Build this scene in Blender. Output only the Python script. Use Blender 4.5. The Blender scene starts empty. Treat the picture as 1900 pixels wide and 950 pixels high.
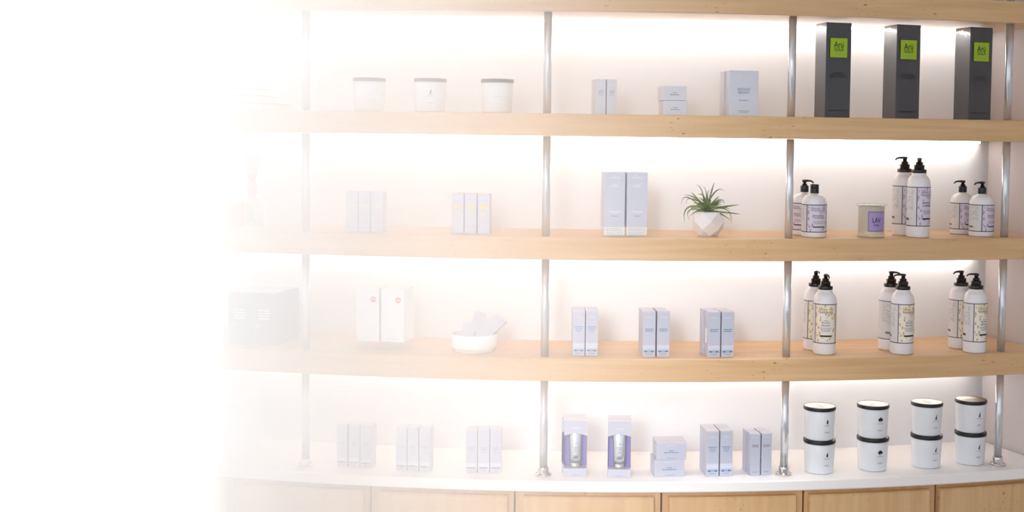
import bpy, bmesh, math, random
from mathutils import Vector, Matrix
random.seed(7)
PI = math.pi
sc = bpy.context.scene
COL = sc.collection

# ------------------------------------------------------------------ camera, world, lights, exposure
H0 = 1.747                                   # eye height above the floor
F, PX, PY = 2300.0, 1122.0, 359.6            # focal length and principal point in pixels of the 1900x950 frame
PITCH, ROLL = 0.04865, 0.01298
EYE = Vector((0, 0, H0))
_fw = Vector((0, math.cos(PITCH), -math.sin(PITCH)))
_up = Vector((0, math.sin(PITCH), math.cos(PITCH)))
_rt = Vector((1, 0, 0))
RT = _rt * math.cos(ROLL) + _up * math.sin(ROLL)
UP = _up * math.cos(ROLL) - _rt * math.sin(ROLL)
cam = bpy.data.cameras.new('camera')
cam.sensor_width = 36
cam.lens = F / 1900 * 36
cam.shift_x = (950 - PX) / 1900
cam.shift_y = (PY - 475) / 1900
cam.clip_start = 0.05
camo = bpy.data.objects.new('camera', cam)
COL.objects.link(camo)
camo.matrix_world = Matrix(((RT.x, UP.x, -_fw.x, EYE.x), (RT.y, UP.y, -_fw.y, EYE.y), (RT.z, UP.z, -_fw.z, EYE.z), (0, 0, 0, 1)))
sc.camera = camo

w = bpy.data.worlds.new('daylight')
sc.world = w
w.use_nodes = True
bg = w.node_tree.nodes['Background']
_n = w.node_tree.nodes; _l = w.node_tree.links.new     # brighter towards the windows on the left, dimmer into the shop on the right
_tc = _n.new('ShaderNodeTexCoord'); _sx = _n.new('ShaderNodeVectorMath'); _sx.operation = 'DOT_PRODUCT'; _sx.inputs[1].default_value = (0.6, 0.8, 0); _mr = _n.new('ShaderNodeMapRange')
_mr.inputs['From Min'].default_value = -0.8; _mr.inputs['From Max'].default_value = 0.8
_mr.inputs['To Min'].default_value = 1.0; _mr.inputs['To Max'].default_value = 0.42
_l(_tc.outputs['Generated'], _sx.inputs[0]); _l(_sx.outputs['Value'], _mr.inputs['Value']); _l(_mr.outputs[0], bg.inputs[1])
bg.inputs[0].default_value = (0.89, 0.945, 1.0, 1)

def area(name, loc, target, sx, sy, power, col):
    l = bpy.data.lights.new(name, 'AREA')
    l.shape = 'RECTANGLE'; l.size = sx; l.size_y = sy; l.energy = power; l.color = col
    o = bpy.data.objects.new(name, l); COL.objects.link(o)
    o.location = loc
    o.rotation_euler = (Vector(target) - Vector(loc)).to_track_quat('-Z', 'Y').to_euler()
    return o
_k = area('window_daylight', (-1.1, -0.3, 2.1), (-0.92, 2.8, 1.05), 1.4, 1.4, 12.5, (0.97, 0.985, 1.0))  # added fill lamp, aimed at the white volume to brighten its front
_k.data.spread = 0.65
_c = area('ceiling_wash_light', (-0.75, 2.15, 2.83), (-0.75, 2.15, 0), 2.6, 1.4, 29, (0.98, 0.99, 1.0))  # added overhead fill, shines down into the white volume to lift it
_c.data.spread = 0.5

vs = sc.view_settings
sc.display_settings.display_device = 'sRGB'
vs.view_transform = 'Standard'
try: vs.look = 'None'
except Exception: pass
vs.gamma = 1.0
vs.use_curve_mapping = False
vs.exposure = 0.2
try:
    sc.cycles.volume_bounces = 6
    sc.cycles.max_bounces = 12
    sc.cycles.diffuse_bounces = 5
    sc.cycles.transparent_max_bounces = 16
    sc.cycles.sample_clamp_indirect = 6
    sc.cycles.use_denoising = True
    sc.cycles.caustics_reflective = False
    sc.cycles.caustics_refractive = False
except Exception:
    pass

# ------------------------------------------------------------------ the shelf wall as measured: a convex arc
R, XC, YC = 4.03771, -0.07887, 7.03771
RB, RC, RP = R - 0.267, R + 0.0245, R - 0.0317
Z = {k: v + H0 for k, v in dict(s1b=.29264, s2t=.04662, s2b=-.0078, s3t=-.25345, s3b=-.30825, s4t=-.54982, s4b=-.60591, cb=-.87336, ct=-.84667).items()}
Z['s1t'] = Z['s1b'] + .0548
TPOLE = [-0.16709, -0.01603, 0.13429, 0.28077]

def ray(px, py):
    return (_fw * F + RT * (px - PX) - UP * (py - PY)).normalized()
def pt(px, py, z):                           # where the sight line through a pixel meets height z
    d = ray(px, py)
    return EYE + d * ((z - EYE.z) / d.z)
def cyl(px, py, r):                          # where it meets the arc of radius r
    d = ray(px, py)
    ox, oy = -XC, -YC
    a = d.x**2 + d.y**2; b = 2 * (ox * d.x + oy * d.y); c = ox * ox + oy * oy - r * r
    return EYE + d * ((-b - math.sqrt(b * b - 4 * a * c)) / (2 * a))
def theta(p): return math.atan2(p.x - XC, YC - p.y)
def arc(r, t, z=0.0): return Vector((XC + r * math.sin(t), YC - r * math.cos(t), z))

# ------------------------------------------------------------------ materials
def lin(c):
    o = []
    for v in c[:3]:
        v = v / 255.0
        o.append(v / 12.92 if v <= .04045 else ((v + .055) / 1.055) ** 2.4)
    return (o[0], o[1], o[2], 1.0)
MATS = {}
def mat(name, rgb, rough=.5, metal=0.0, coat=0.0, spec=.5, bump=None, trans=0.0, emit=None, sss=0):
    if name in MATS: return MATS[name]
    m = bpy.data.materials.new(name); m.use_nodes = True
    nt = m.node_tree; b = nt.nodes['Principled BSDF']
    b.inputs['Base Color'].default_value = lin(rgb)
    b.inputs['Roughness'].default_value = rough
    b.inputs['Metallic'].default_value = metal
    b.inputs['Specular IOR Level'].default_value = spec
    if coat:
        b.inputs['Coat Weight'].default_value = coat
        b.inputs['Coat Roughness'].default_value = .04; b.inputs['Coat IOR'].default_value = 1.75
    if trans: b.inputs['Transmission Weight'].default_value = trans
    if emit:
        b.inputs['Emission Color'].default_value = emit[0]; b.inputs['Emission Strength'].default_value = emit[1]
    # a little natural variation of the surface
    tc = nt.nodes.new('ShaderNodeTexCoord'); nz = nt.nodes.new('ShaderNodeTexNoise')
    nz.inputs['Scale'].default_value = 30 if not bump else bump[0]
    nz.inputs['Detail'].default_value = 3
    nt.links.new(tc.outputs['Object'], nz.inputs['Vector'])
    if bump:
        bp = nt.nodes.new('ShaderNodeBump'); bp.inputs['Strength'].default_value = bump[1]; bp.inputs['Distance'].default_value = bump[2]
        nt.links.new(nz.outputs['Fac'], bp.inputs['Height'])
        nt.links.new(bp.outputs['Normal'], b.inputs['Coat Normal' if coat else 'Normal'])
    else:
        mp = nt.nodes.new('ShaderNodeMapRange')
        mp.inputs['To Min'].default_value = max(0, rough - .05); mp.inputs['To Max'].default_value = min(1, rough + .05)
        nt.links.new(nz.outputs['Fac'], mp.inputs['Value']); nt.links.new(mp.outputs['Result'], b.inputs['Roughness'])
    MATS[name] = m
    return m

def wood(name, c1, c2, c3, sx=3.0, sy=60.0, rough=.38, flecks=True):
    m = bpy.data.materials.new(name); m.use_nodes = True
    nt = m.node_tree; b = nt.nodes['Principled BSDF']; L = nt.links.new
    uv = nt.nodes.new('ShaderNodeUVMap')
    mp = nt.nodes.new('ShaderNodeMapping'); mp.inputs['Scale'].default_value = (sx, sy, 1)
    n = nt.nodes.new('ShaderNodeTexNoise'); n.inputs['Scale'].default_value = 1.0; n.inputs['Detail'].default_value = 6; n.inputs['Distortion'].default_value = .6
    cr = nt.nodes.new('ShaderNodeValToRGB')
    cr.color_ramp.elements[0].position = .3; cr.color_ramp.elements[0].color = lin(c1)
    cr.color_ramp.elements[1].position = .72; cr.color_ramp.elements[1].color = lin(c2)
    L(uv.outputs[0], mp.inputs['Vector']); L(mp.outputs[0], n.inputs['Vector']); L(n.outputs['Fac'], cr.inputs[0])
    out = cr.outputs[0]
    if flecks:
        m2 = nt.nodes.new('ShaderNodeMapping'); m2.inputs['Scale'].default_value = (70, 190, 1) if sy > sx else (190, 70, 1)
        f = nt.nodes.new('ShaderNodeTexNoise'); f.inputs['Scale'].default_value = 1.0; f.inputs['Detail'].default_value = 1.5
        g = nt.nodes.new('ShaderNodeTexNoise'); g.inputs['Scale'].default_value = 7.0
        r1 = nt.nodes.new('ShaderNodeMapRange'); r1.inputs['From Min'].default_value = .655; r1.inputs['From Max'].default_value = .74
        r2 = nt.nodes.new('ShaderNodeMapRange'); r2.inputs['From Min'].default_value = .5; r2.inputs['From Max'].default_value = .62
        mu = nt.nodes.new('ShaderNodeMath'); mu.operation = 'MULTIPLY'
        mx = nt.nodes.new('ShaderNodeMix'); mx.data_type = 'RGBA'
        L(uv.outputs[0], m2.inputs['Vector']); L(m2.outputs[0], f.inputs['Vector']); L(uv.outputs[0], g.inputs['Vector'])
        L(f.outputs['Fac'], r1.inputs['Value']); L(g.outputs['Fac'], r2.inputs['Value'])
        L(r1.outputs[0], mu.inputs[0]); L(r2.outputs[0], mu.inputs[1])
        L(mu.outputs[0], mx.inputs[0]); L(out, mx.inputs[6]); mx.inputs[7].default_value = lin(c3)
        out = mx.outputs[2]
    L(out, b.inputs['Base Color'])
    b.inputs['Roughness'].default_value = rough
    return m
M_SHELF = wood('maple_shelf', (211, 170, 122), (226, 190, 144), (150, 98, 60))
M_CAB = wood('maple_cabinet', (209, 168, 120), (223, 188, 142), (150, 98, 60), sx=45, sy=3.5)
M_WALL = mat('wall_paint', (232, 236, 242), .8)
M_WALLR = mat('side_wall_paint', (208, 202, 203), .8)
M_CEIL = mat('ceiling_paint', (240, 240, 240), .9)
M_FLOOR = mat('floor_stone', (150, 140, 130), .5)
M_COUNTER = mat('white_solid_surface', (250, 247, 246), .3)
M_STEEL = mat('brushed_steel', (224, 227, 233), .25, metal=.65, bump=(900, .02, .0002))
M_CHROME = mat('polished_steel', (225, 222, 220), .12, metal=1.0)
M_LED = mat('led_strip', (255, 255, 255), .5, emit=((1.0, .985, .965, 1), 8.4))
M_LILAC = mat('lilac_card', (198, 200, 217), .42, metal=.15)
M_ICE = mat('ice_blue_card', (214, 220, 236), .4)
M_SILVER = mat('silver_card', (212, 215, 226), .36, metal=.12)
M_PALE = mat('pale_print', (232, 235, 246), .4)
M_BAND = mat('pale_band', (215, 218, 233), .4)
M_WPRINT = mat('white_print', (252, 252, 255), .5)
M_BLUE = mat('blue_print', (92, 140, 182), .5)
M_DBLUE = mat('deep_blue_print', (38, 120, 170), .5)
M_GREYP = mat('grey_print', (128, 130, 150), .5)
M_DARKP = mat('dark_print', (70, 68, 92), .5)
M_MAUVE = mat('mauve_print', (150, 130, 165), .5)
M_YELLOW = mat('yellow_print', (240, 215, 90), .5)
M_BLACK = mat('black_print', (30, 30, 36), .5)
M_SEAM = mat('dark_gap', (70, 72, 96), .7)
M_CHAR = mat('charcoal_wrapped_card', (28, 29, 36), .45, coat=1.0, bump=(22, .35, .003))
M_CHARP = mat('black_on_charcoal_print', (22, 22, 26), .6)
M_GREEN = mat('lime_label', (160, 192, 36), .45)
M_RED = mat('red_print', (226, 62, 58), .5)
M_WCARD = mat('white_card', (246, 248, 252), .4)
M_NAVY = mat('slate_wrapped_card', (62, 76, 104), .4, coat=1.0, bump=(38, .5, .004))
M_PURPLE = mat('purple_card', (150, 138, 222), .5)
M_TUBE = mat('silver_tube', (205, 212, 220), .22, metal=.9)
M_PORC = mat('white_glazed_glass', (232, 235, 240), .25)
M_LID = mat('black_lid', (9, 9, 12), .35)
M_LIDTOP = mat('polished_lid_top', (150, 138, 126), .3, metal=1.0)
M_PLASTIC = mat('white_bottle_plastic', (238, 236, 240), .3)
M_PUMP = mat('black_pump_plastic', (16, 20, 26), .25)
M_LAVP = mat('lavender_label', (222, 212, 228), .5)
M_LAVD = mat('lavender_flowers', (176, 158, 190), .5)
M_INFO = mat('info_label', (220, 218, 220), .5)
M_INFOG = mat('info_small_print', (176, 174, 178), .5)
M_PEONY = mat('cream_label', (240, 234, 224), .5)
M_GOLD = mat('gold_flowers', (214, 178, 108), .5)
M_LAVLAB = mat('purple_label', (168, 148, 205), .4)
M_LINE = mat('slate_line', (36, 38, 50), .5)
M_WAX = mat('wax', (240, 228, 210), .5)
M_POT = mat('white_ceramic', (238, 236, 238), .45)
M_SOIL = mat('potting_bark', (70, 56, 44), .9)
M_BOWL = mat('white_bowl_glaze', (246, 247, 250), .25)
M_REED = mat('reed', (170, 112, 78), .7)
M_DIFF = mat('diffuser_stone', (196, 160, 142), .6)
M_BOOKR = mat('red_cloth_cover', (200, 92, 78), .7)
M_BOOKG = mat('grey_cloth_cover', (168, 162, 156), .7)
M_BOOKT = mat('tan_cloth_cover', (190, 150, 96), .7)
M_PAGE = mat('paper_pages', (240, 234, 222), .8)
M_KRAFT = mat('kraft_card', (206, 170, 128), .7)

def leaf_mat():
    m = bpy.data.materials.new('grassy_leaf'); m.use_nodes = True
    nt = m.node_tree; b = nt.nodes['Principled BSDF']
    tc = nt.nodes.new('ShaderNodeTexCoord'); n = nt.nodes.new('ShaderNodeTexNoise'); n.inputs['Scale'].default_value = 45
    cr = nt.nodes.new('ShaderNodeValToRGB')
    cr.color_ramp.elements[0].position = .35; cr.color_ramp.elements[0].color = lin((62, 84, 44))
    cr.color_ramp.elements[1].position = .65; cr.color_ramp.elements[1].color = lin((130, 150, 84))
    nt.links.new(tc.outputs['Object'], n.inputs['Vector']); nt.links.new(n.outputs['Fac'], cr.inputs[0]); nt.links.new(cr.outputs[0], b.inputs['Base Color'])
    b.inputs['Roughness'].default_value = .45
    return m
M_LEAF = leaf_mat()
def clear_mat(name, tint, gl, rough=.04):
    m = bpy.data.materials.new(name); m.use_nodes = True
    nt = m.node_tree; nt.nodes.remove(nt.nodes['Principled BSDF'])
    o = nt.nodes['Material Output']; t = nt.nodes.new('ShaderNodeBsdfTransparent'); g = nt.nodes.new('ShaderNodeBsdfGlossy')
    t.inputs[0].default_value = tint; g.inputs['Roughness'].default_value = rough
    mx = nt.nodes.new('ShaderNodeMixShader'); mx.inputs[0].default_value = gl
    nt.links.new(t.outputs[0], mx.inputs[1]); nt.links.new(g.outputs[0], mx.inputs[2]); nt.links.new(mx.outputs[0], o.inputs[0])
    return m
M_CLEAR = clear_mat('clear_plastic', (.98, .985, 1, 1), .06)
M_GLASS = clear_mat('clear_glass', (.90, .93, .91, 1), .24)
def frosted():
    m = bpy.data.materials.new('frosted_glass'); m.use_nodes = True
    nt = m.node_tree; b = nt.nodes['Principled BSDF']; o = nt.nodes['Material Output']
    b.inputs['Base Color'].default_value = lin((226, 216, 200)); b.inputs['Roughness'].default_value = .35
    t = nt.nodes.new('ShaderNodeBsdfTransparent'); mx = nt.nodes.new('ShaderNodeMixShader'); mx.inputs[0].default_value = .62
    nt.links.new(t.outputs[0], mx.inputs[1]); nt.links.new(b.outputs[0], mx.inputs[2]); nt.links.new(mx.outputs[0], o.inputs[0])
    return m
M_FROST = frosted()

# ------------------------------------------------------------------ mesh building
_tcache = {}
def text_geo(s):
    if s in _tcache: return _tcache[s]
    cu = bpy.data.curves.new('t', 'FONT'); cu.body = s; cu.size = 1; cu.align_x = 'CENTER'; cu.align_y = 'CENTER'; cu.resolution_u = 3; cu.offset = .008
    o = bpy.data.objects.new('t', cu); COL.objects.link(o)
    dg = bpy.context.evaluated_depsgraph_get(); dg.update()
    ev = o.evaluated_get(dg); me = ev.to_mesh()
    vs_ = [(v.co.x, v.co.y) for v in me.vertices]; fs = [tuple(p.vertices) for p in me.polygons]
    ev.to_mesh_clear()
    bpy.data.objects.remove(o); bpy.data.curves.remove(cu)
    xs = [v[0] for v in vs_]
    _tcache[s] = (vs_, fs, max(xs) - min(xs))
    return _tcache[s]

class MB:
    def __init__(s): s.v = []; s.f = []; s.m = []; s.sm = []; s.mats = []; s.uv = {}
    def mi(s, m):
        if m not in s.mats: s.mats.append(m)
        return s.mats.index(m)
    def add(s, vs_, fs, m, smooth=False, uvs=None):
        k = len(s.v); s.v += [tuple(v) for v in vs_]; i = s.mi(m)
        for n, f in enumerate(fs):
            if uvs: s.uv[len(s.f)] = uvs[n]
            s.f.append(tuple(k + q for q in f)); s.m.append(i); s.sm.append(smooth)
        return s
    def box(s, x0, x1, y0, y1, z0, z1, m, bev=.0008):
        bm = bmesh.new(); bmesh.ops.create_cube(bm, size=1)
        for v in bm.verts:
            v.co = ((x0 + x1) / 2 + v.co.x * (x1 - x0), (y0 + y1) / 2 + v.co.y * (y1 - y0), (z0 + z1) / 2 + v.co.z * (z1 - z0))
        if bev: bmesh.ops.bevel(bm, geom=bm.edges[:], offset=bev, segments=2, affect='EDGES', profile=.7)
        bm.verts.index_update()
        s.add([v.co[:] for v in bm.verts], [[v.index for v in f.verts] for f in bm.faces], m); bm.free()
        return s
    def lathe(s, prof, m, n=40, a0=0, a1=2 * PI, smooth=True):
        full = abs(a1 - a0 - 2 * PI) < 1e-6; c = n if full else n + 1
        vs_ = []
        for r, z in prof:
            for k in range(c):
                a = a0 + (a1 - a0) * k / n; vs_.append((r * math.sin(a), -r * math.cos(a), z))
        fs = []
        for j in range(len(prof) - 1):
            for k in range(n):
                k2 = (k + 1) % c
                fs.append((j * c + k, j * c + k2, (j + 1) * c + k2, (j + 1) * c + k))
        return s.add(vs_, fs, m, smooth)
    def patch(s, rf, a0, a1, z0, z1, m, n=None):          # printed area on a round body; rf(z) radius
        n = n or max(1, int(abs(a1 - a0) / .12) + 1)
        vs_ = []
        for z in (z0, z1):
            for k in range(n + 1):
                a = a0 + (a1 - a0) * k / n; r = rf(z); vs_.append((r * math.sin(a), -r * math.cos(a), z))
        return s.add(vs_, [(k, k + 1, n + 2 + k, n + 1 + k) for k in range(n)], m, True)
    def flat(s, pts, y, m): return s.add([(x, y, z) for x, z in pts], [tuple(range(len(pts)))], m)
    def rect(s, x0, x1, z0, z1, y, m): return s.flat([(x0, z0), (x1, z0), (x1, z1), (x0, z1)], y, m)
    def wrap(s, pts, rf, ac, m):                          # polygon wrapped round a body: x along the surface
        vs_ = []
        for x, z in pts:
            r = rf(z); a = ac + x / r; vs_.append((r * math.sin(a), -r * math.cos(a), z))
        return s.add(vs_, [tuple(range(len(pts)))], m)
    def text(s, t, x, z, size, m, y=None, rf=None, ac=0, width=None):
        vs_, fs, wd = text_geo(t)
        sx = size if not width else width / max(wd, 1e-6)
        pts = [(x + a * sx, z + b * size) for a, b in vs_]
        if rf is None: return s.add([(p, y, q) for p, q in pts], fs, m)
        o = []
        for p, q in pts:
            r = rf(q); a = ac + p / r; o.append((r * math.sin(a), -r * math.cos(a), q))
        return s.add(o, fs, m)
    def lines(s, x, z, wd, hgt, m, y=None, rf=None, ac=0, seed=0):   # one line of print too small to read: word-length dashes
        rn = random.Random(seed); p = x - wd / 2
        while p < x + wd / 2 - wd * .04:
            q = min(x + wd / 2, p + wd * rn.uniform(.14, .34))
            pts = [(p, z - hgt / 2), (q, z - hgt / 2), (q, z + hgt / 2), (p, z + hgt / 2)]
            if rf: s.wrap(pts, rf, ac, m)
            else: s.flat(pts, y, m)
            p = q + wd * .035
        return s
    def disc(s, x, z, r, y, m, n=20): return s.flat([(x + r * math.cos(2 * PI * k / n), z + r * math.sin(2 * PI * k / n)) for k in range(n)], y, m)
    def tube(s, path, rad, m, n=10, cap=True):
        P_ = [Vector(p) for p in path]; vs_ = []; fs = []
        for i, p in enumerate(P_):
            t = (P_[min(i + 1, len(P_) - 1)] - P_[max(i - 1, 0)]).normalized()
            a = t.cross(Vector((0, 0, 1))) if abs(t.z) < .95 else t.cross(Vector((1, 0, 0)))
            a.normalize(); b = t.cross(a); r = rad[i] if isinstance(rad, (list, tuple)) else rad
            for k in range(n):
                q = 2 * PI * k / n; vs_.append(p + (a * math.cos(q) + b * math.sin(q)) * r)
        for i in range(len(P_) - 1):
            for k in range(n): fs.append((i * n + k, i * n + (k + 1) % n, (i + 1) * n + (k + 1) % n, (i + 1) * n + k))
        if cap: fs += [tuple(range(n))[::-1], tuple((len(P_) - 1) * n + k for k in range(n))]
        return s.add(vs_, fs, m, True)
    def mesh(s, name):
        me = bpy.data.meshes.new(name); me.from_pydata(s.v, [], s.f)
        for m in s.mats: me.materials.append(m)
        me.polygons.foreach_set('material_index', s.m); me.polygons.foreach_set('use_smooth', s.sm)
        if s.uv:
            ul = me.uv_layers.new(name='UVMap')
            for p in me.polygons:
                u = s.uv.get(p.index)
                if u:
                    for li, c in zip(p.loop_indices, u): ul.data[li].uv = c
        me.update()
        return me

def link(name, data, parent=None, loc=(0, 0, 0), rz=0.0):
    o = bpy.data.objects.new(name, data); COL.objects.link(o)
    o.location = loc; o.rotation_euler = (0, 0, rz)
    if parent: o.parent = parent
    return o
def tag(o, label, cat, group=None):
    o['label'] = label; o['category'] = cat
    if group: o['group'] = group
    return o
def thing(name, label, cat, loc, rz=0.0, group=None): return tag(link(name, None, None, loc, rz), label, cat, group)
def struct(name, me, kind='structure'):
    o = link(name, me); o['kind'] = kind
    return o

# ------------------------------------------------------------------ setting: walls, floor, ceiling
corner = pt(1830, 821, Z['ct'])
tb1 = theta(corner)
corner = arc(RB, tb1)
wdir = pt(1900, 844.5, Z['ct']); wdir = Vector((wdir.x - corner.x, wdir.y - corner.y, 0)).normalized()
ZF, ZC = 0.0, 2.85
def wall_hit(r):                              # where the side wall line crosses the arc of radius r
    p = corner - Vector((XC, YC, 0)); b = p.dot(wdir); c = p.length_squared - r * r
    q = corner + wdir * (-b + math.sqrt(b * b - c)); q.z = 0
    return q
m = MB(); n = 60; tl = -0.85
ts = [tl + (tb1 - tl) * k / n for k in range(n + 1)]
front = [arc(RB, t) for t in ts]; back = [arc(RB - .12, t) for t in ts]
vs_ = [(p.x, p.y, ZF) for p in front] + [(p.x, p.y, ZC) for p in front] + [(p.x, p.y, ZF) for p in back] + [(p.x, p.y, ZC) for p in back]
c = n + 1; fs = []
for k in range(n):
    fs += [(k, k + 1, c + k + 1, c + k), (2 * c + k + 1, 2 * c + k, 3 * c + k, 3 * c + k + 1), (c + k, c + k + 1, 3 * c + k + 1, 3 * c + k)]
fs += [(0, c, 3 * c, 2 * c), (n, 2 * c + n, 3 * c + n, c + n)]
m.add(vs_, fs, M_WALL, True)
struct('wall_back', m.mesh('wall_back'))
wn = Vector((-wdir.y, wdir.x, 0));
if wn.x < 0: wn = -wn
e = corner + wdir * 3.2
m = MB(); q = [corner - wdir * .15, e, e + wn * .12, corner - wdir * .15 + wn * .12]
vs_ = [(p.x, p.y, ZF) for p in q] + [(p.x, p.y, ZC) for p in q]
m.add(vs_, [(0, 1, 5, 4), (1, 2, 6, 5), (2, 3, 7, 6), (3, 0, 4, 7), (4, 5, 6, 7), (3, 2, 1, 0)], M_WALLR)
struct('wall_right', m.mesh('wall_right'))
struct('floor', MB().box(-4.2, 4.2, -3, 5.2, -.1, 0, M_FLOOR, 0).mesh('floor'))
struct('ceiling', MB().box(-3.2, 4.2, .6, 5.2, ZC, ZC + .1, M_CEIL, 0).mesh('ceiling'))

# ------------------------------------------------------------------ curved slabs
TL = theta(cyl(300, 430, R))                  # left end of the shelving
def slab(mb, rf, rb, z0, z1, m, wall=True, t0=None, t1=None, n=72, ch=.0015):
    """board between two arcs; its right end lies on the side wall"""
    t0 = TL if t0 is None else t0
    if wall:
        gap = .001
        tf1 = theta(wall_hit(rf)) - gap; tb_ = (theta(wall_hit(rb)) if rb > RB + .005 else tb1) - gap
    else: tf1 = tb_ = t1
    sec = [(rf, z0 + ch), (rf, z1 - ch), (rf - ch, z1), (rb, z1), (rb, z0), (rf - ch, z0)]
    ns = len(sec); vs_ = []
    for k in range(n + 1):
        u = k / n
        for r, z in sec:
            w_ = (rf - r) / (rf - rb); t = t0 + u * ((tf1 * (1 - w_) + tb_ * w_) - t0)
            p = arc(r, t, z); vs_.append(p)
    fs = []; uvs = []; per = [0]
    for j in range(ns):
        a, b = sec[j], sec[(j + 1) % ns]; per.append(per[-1] + math.hypot(a[0] - b[0], a[1] - b[1]))
    for k in range(n):
        for j in range(ns):
            fs.append((k * ns + j, (k + 1) * ns + j, (k + 1) * ns + (j + 1) % ns, k * ns + (j + 1) % ns))
            u0, u1 = (t0 + (tf1 - t0) * k / n) * R, (t0 + (tf1 - t0) * (k + 1) / n) * R
            o = z0 * 7.3
            uvs.append([(u0 + o, per[j]), (u1 + o, per[j]), (u1 + o, per[j + 1]), (u0 + o, per[j + 1])])
    fs += [tuple(range(ns)), tuple(n * ns + j for j in range(ns))[::-1]]
    uvs += [[(q[0], q[1]) for q in sec], [(q[0], q[1]) for q in sec][::-1]]
    return mb.add(vs_, fs, m, False, uvs)

TLED = theta(cyl(1817, 265, RB + .015))
tiers = [('s1b', 's1t', 'topmost curved maple shelf, cut by the top of the view, above the candles'),
         ('s2b', 's2t', 'curved maple shelf carrying three white candles and the lime-labelled charcoal cartons'),
         ('s3b', 's3t', 'curved maple shelf carrying the potted plant and the lavender bottles'),
         ('s4b', 's4t', 'lowest curved maple shelf, carrying the white bowl and gold-labelled pump bottles')]
for zb, zt, lab in tiers:
    t = thing('display_shelf', lab, 'shelf', arc(R - .13, 0, Z[zb]), 0, 'curved maple shelves')
    off = -Vector(t.location)
    def rel(me):
        me.transform(Matrix.Translation(off)); return me
    mb = MB(); slab(mb, R - .003, RB + .0005, Z[zb], Z[zt], M_SHELF); link('board', rel(mb.mesh('board')), t)
    mb = MB(); slab(mb, R, R - .0029, Z[zb], Z[zt], M_SHELF); link('edge_band', rel(mb.mesh('edge_band')), t)
    mb = MB(); slab(mb, RB + .020, RB + .006, Z[zb] - .0065, Z[zb] - .0002, M_LED, wall=False, t1=TLED, n=48, ch=.0005)
    o = link('light_strip', rel(mb.mesh('light_strip')), t); o['label'] = 'glowing white LED strip under the shelf'

# countertop and cabinets
t = thing('countertop', 'white curved countertop above the maple cabinets', 'countertop', arc(R - .1, 0, Z['cb']))
mb = MB(); slab(mb, RC, RB + .0005, Z['cb'], Z['ct'], M_COUNTER, ch=.003)
me = mb.mesh('slab'); me.transform(Matrix.Translation(-Vector(t.location))); link('slab', me, t)
gaps = [300, 436, 688, 955, 1227, 1490, 1735]
pan = [(310, 421), (452, 673), (703, 941), (971, 1213), (1242, 1477), (1503, 1725), (1745, 1960)]
gth = [theta(cyl(g, 935, R - .004)) for g in gaps] + [theta(wall_hit(R - .004)) - .002]
gth[0] = TL
cl = ['maple cabinet almost lost in white haze, leftmost under the counter', 'hazy maple cabinet below the faint carton trio beside the left pole',
      'maple cabinet below the two right-hand carton trios on the counter', 'maple cabinet below the two purple window boxes',
      'maple cabinet below the counter block of cartons with blue bars', 'maple cabinet below the second stack of white candles',
      'rightmost maple cabinet, below the rightmost steel pole']
for k, lab in enumerate(cl):
    a, b = gth[k] + .0006, gth[k + 1] - .0006
    cpos = arc(R - .1, (a + b) / 2, 0)
    t = thing('base_cabinet', lab, 'cabinet', cpos, 0, 'curved row of base cabinets')
    def rel(me):
        me.transform(Matrix.Translation(-cpos)); return me
    last = k == len(cl) - 1
    rb = RB + .01
    mb = MB(); slab(mb, R - .004, rb, .10, Z['cb'] - .0005, M_CAB, wall=last, t0=a, t1=b, n=10)
    link('carcass', rel(mb.mesh('carcass')), t)
    mb = MB(); slab(mb, R - .06, rb, .0, .0995, M_CAB, wall=last, t0=a, t1=b, n=10)
    link('plinth', rel(mb.mesh('plinth')), t)
    pa, pb = theta(cyl(pan[k][0], 935, R + .016)), theta(cyl(pan[k][1], 935, R + .016))
    pb = min(pb, gth[-1] - .012)
    mb = MB(); slab(mb, R + .016, R - .0035, .13, Z['cb'] - .0145, M_CAB, wall=False, t0=pa, t1=pb, n=10, ch=.004)
    link('door', rel(mb.mesh('door')), t)

# steel poles
pl = ['steel pole left of the three white candles, hazy white', 'steel pole between the white candles and the small silver cartons',
      'steel pole just left of the first charcoal carton with lime label', 'rightmost steel pole, by the grey side wall']
secs = [('ct', 's4b'), ('s4t', 's3b'), ('s3t', 's2b'), ('s2t', 's1b'), ('s1t', None)]
tube_me = {}
for k, tp in enumerate(TPOLE):
    p = arc(RP, tp, Z['ct'])
    t = thing('support_pole', pl[k], 'pole', p, tp, 'steel poles carrying the shelves')
    for a, b in secs:
        z0 = Z[a] + .0002; z1 = (Z[b] - .0002) if b else Z[a] + .28
        if (a, b) not in tube_me:
            mb = MB(); r = .0098
            mb.lathe([(0, 0), (r, 0), (r, z1 - z0), (0, z1 - z0)], M_STEEL, 28)
            tube_me[(a, b)] = mb.mesh('tube_section')
        z_ = z0 - Z['ct'] + (.019 if a == 'ct' else 0)
        o = link('tube_section', tube_me[(a, b)], t, (0, 0, z_))
        if a == 'ct': o.scale.z = (z1 - z0 - .019) / (z1 - z0)
    if 'fl' not in tube_me:
        mb = MB(); mb.lathe([(0, 0), (.0205, 0), (.0205, .003), (.0190, .0045), (.0128, .0052), (.0128, .0195), (.0120, .0205), (.0099, .0205)], M_CHROME, 32)
        tube_me['fl'] = mb.mesh('base_flange')
        mb = MB(); mb.lathe([(0, .0022), (.0018, .0018), (.0024, 0)], M_STEEL, 10); tube_me['sc'] = mb.mesh('screw')
    f_ = link('base_flange', tube_me['fl'], t, (0, 0, .0002)); f_['label'] = 'polished round flange on the counter'
    for q in range(3):
        a = q * 2.1 + .5; link('screw', tube_me['sc'], f_, (.0165 * math.sin(a), -.0165 * math.cos(a), .0047))

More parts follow.
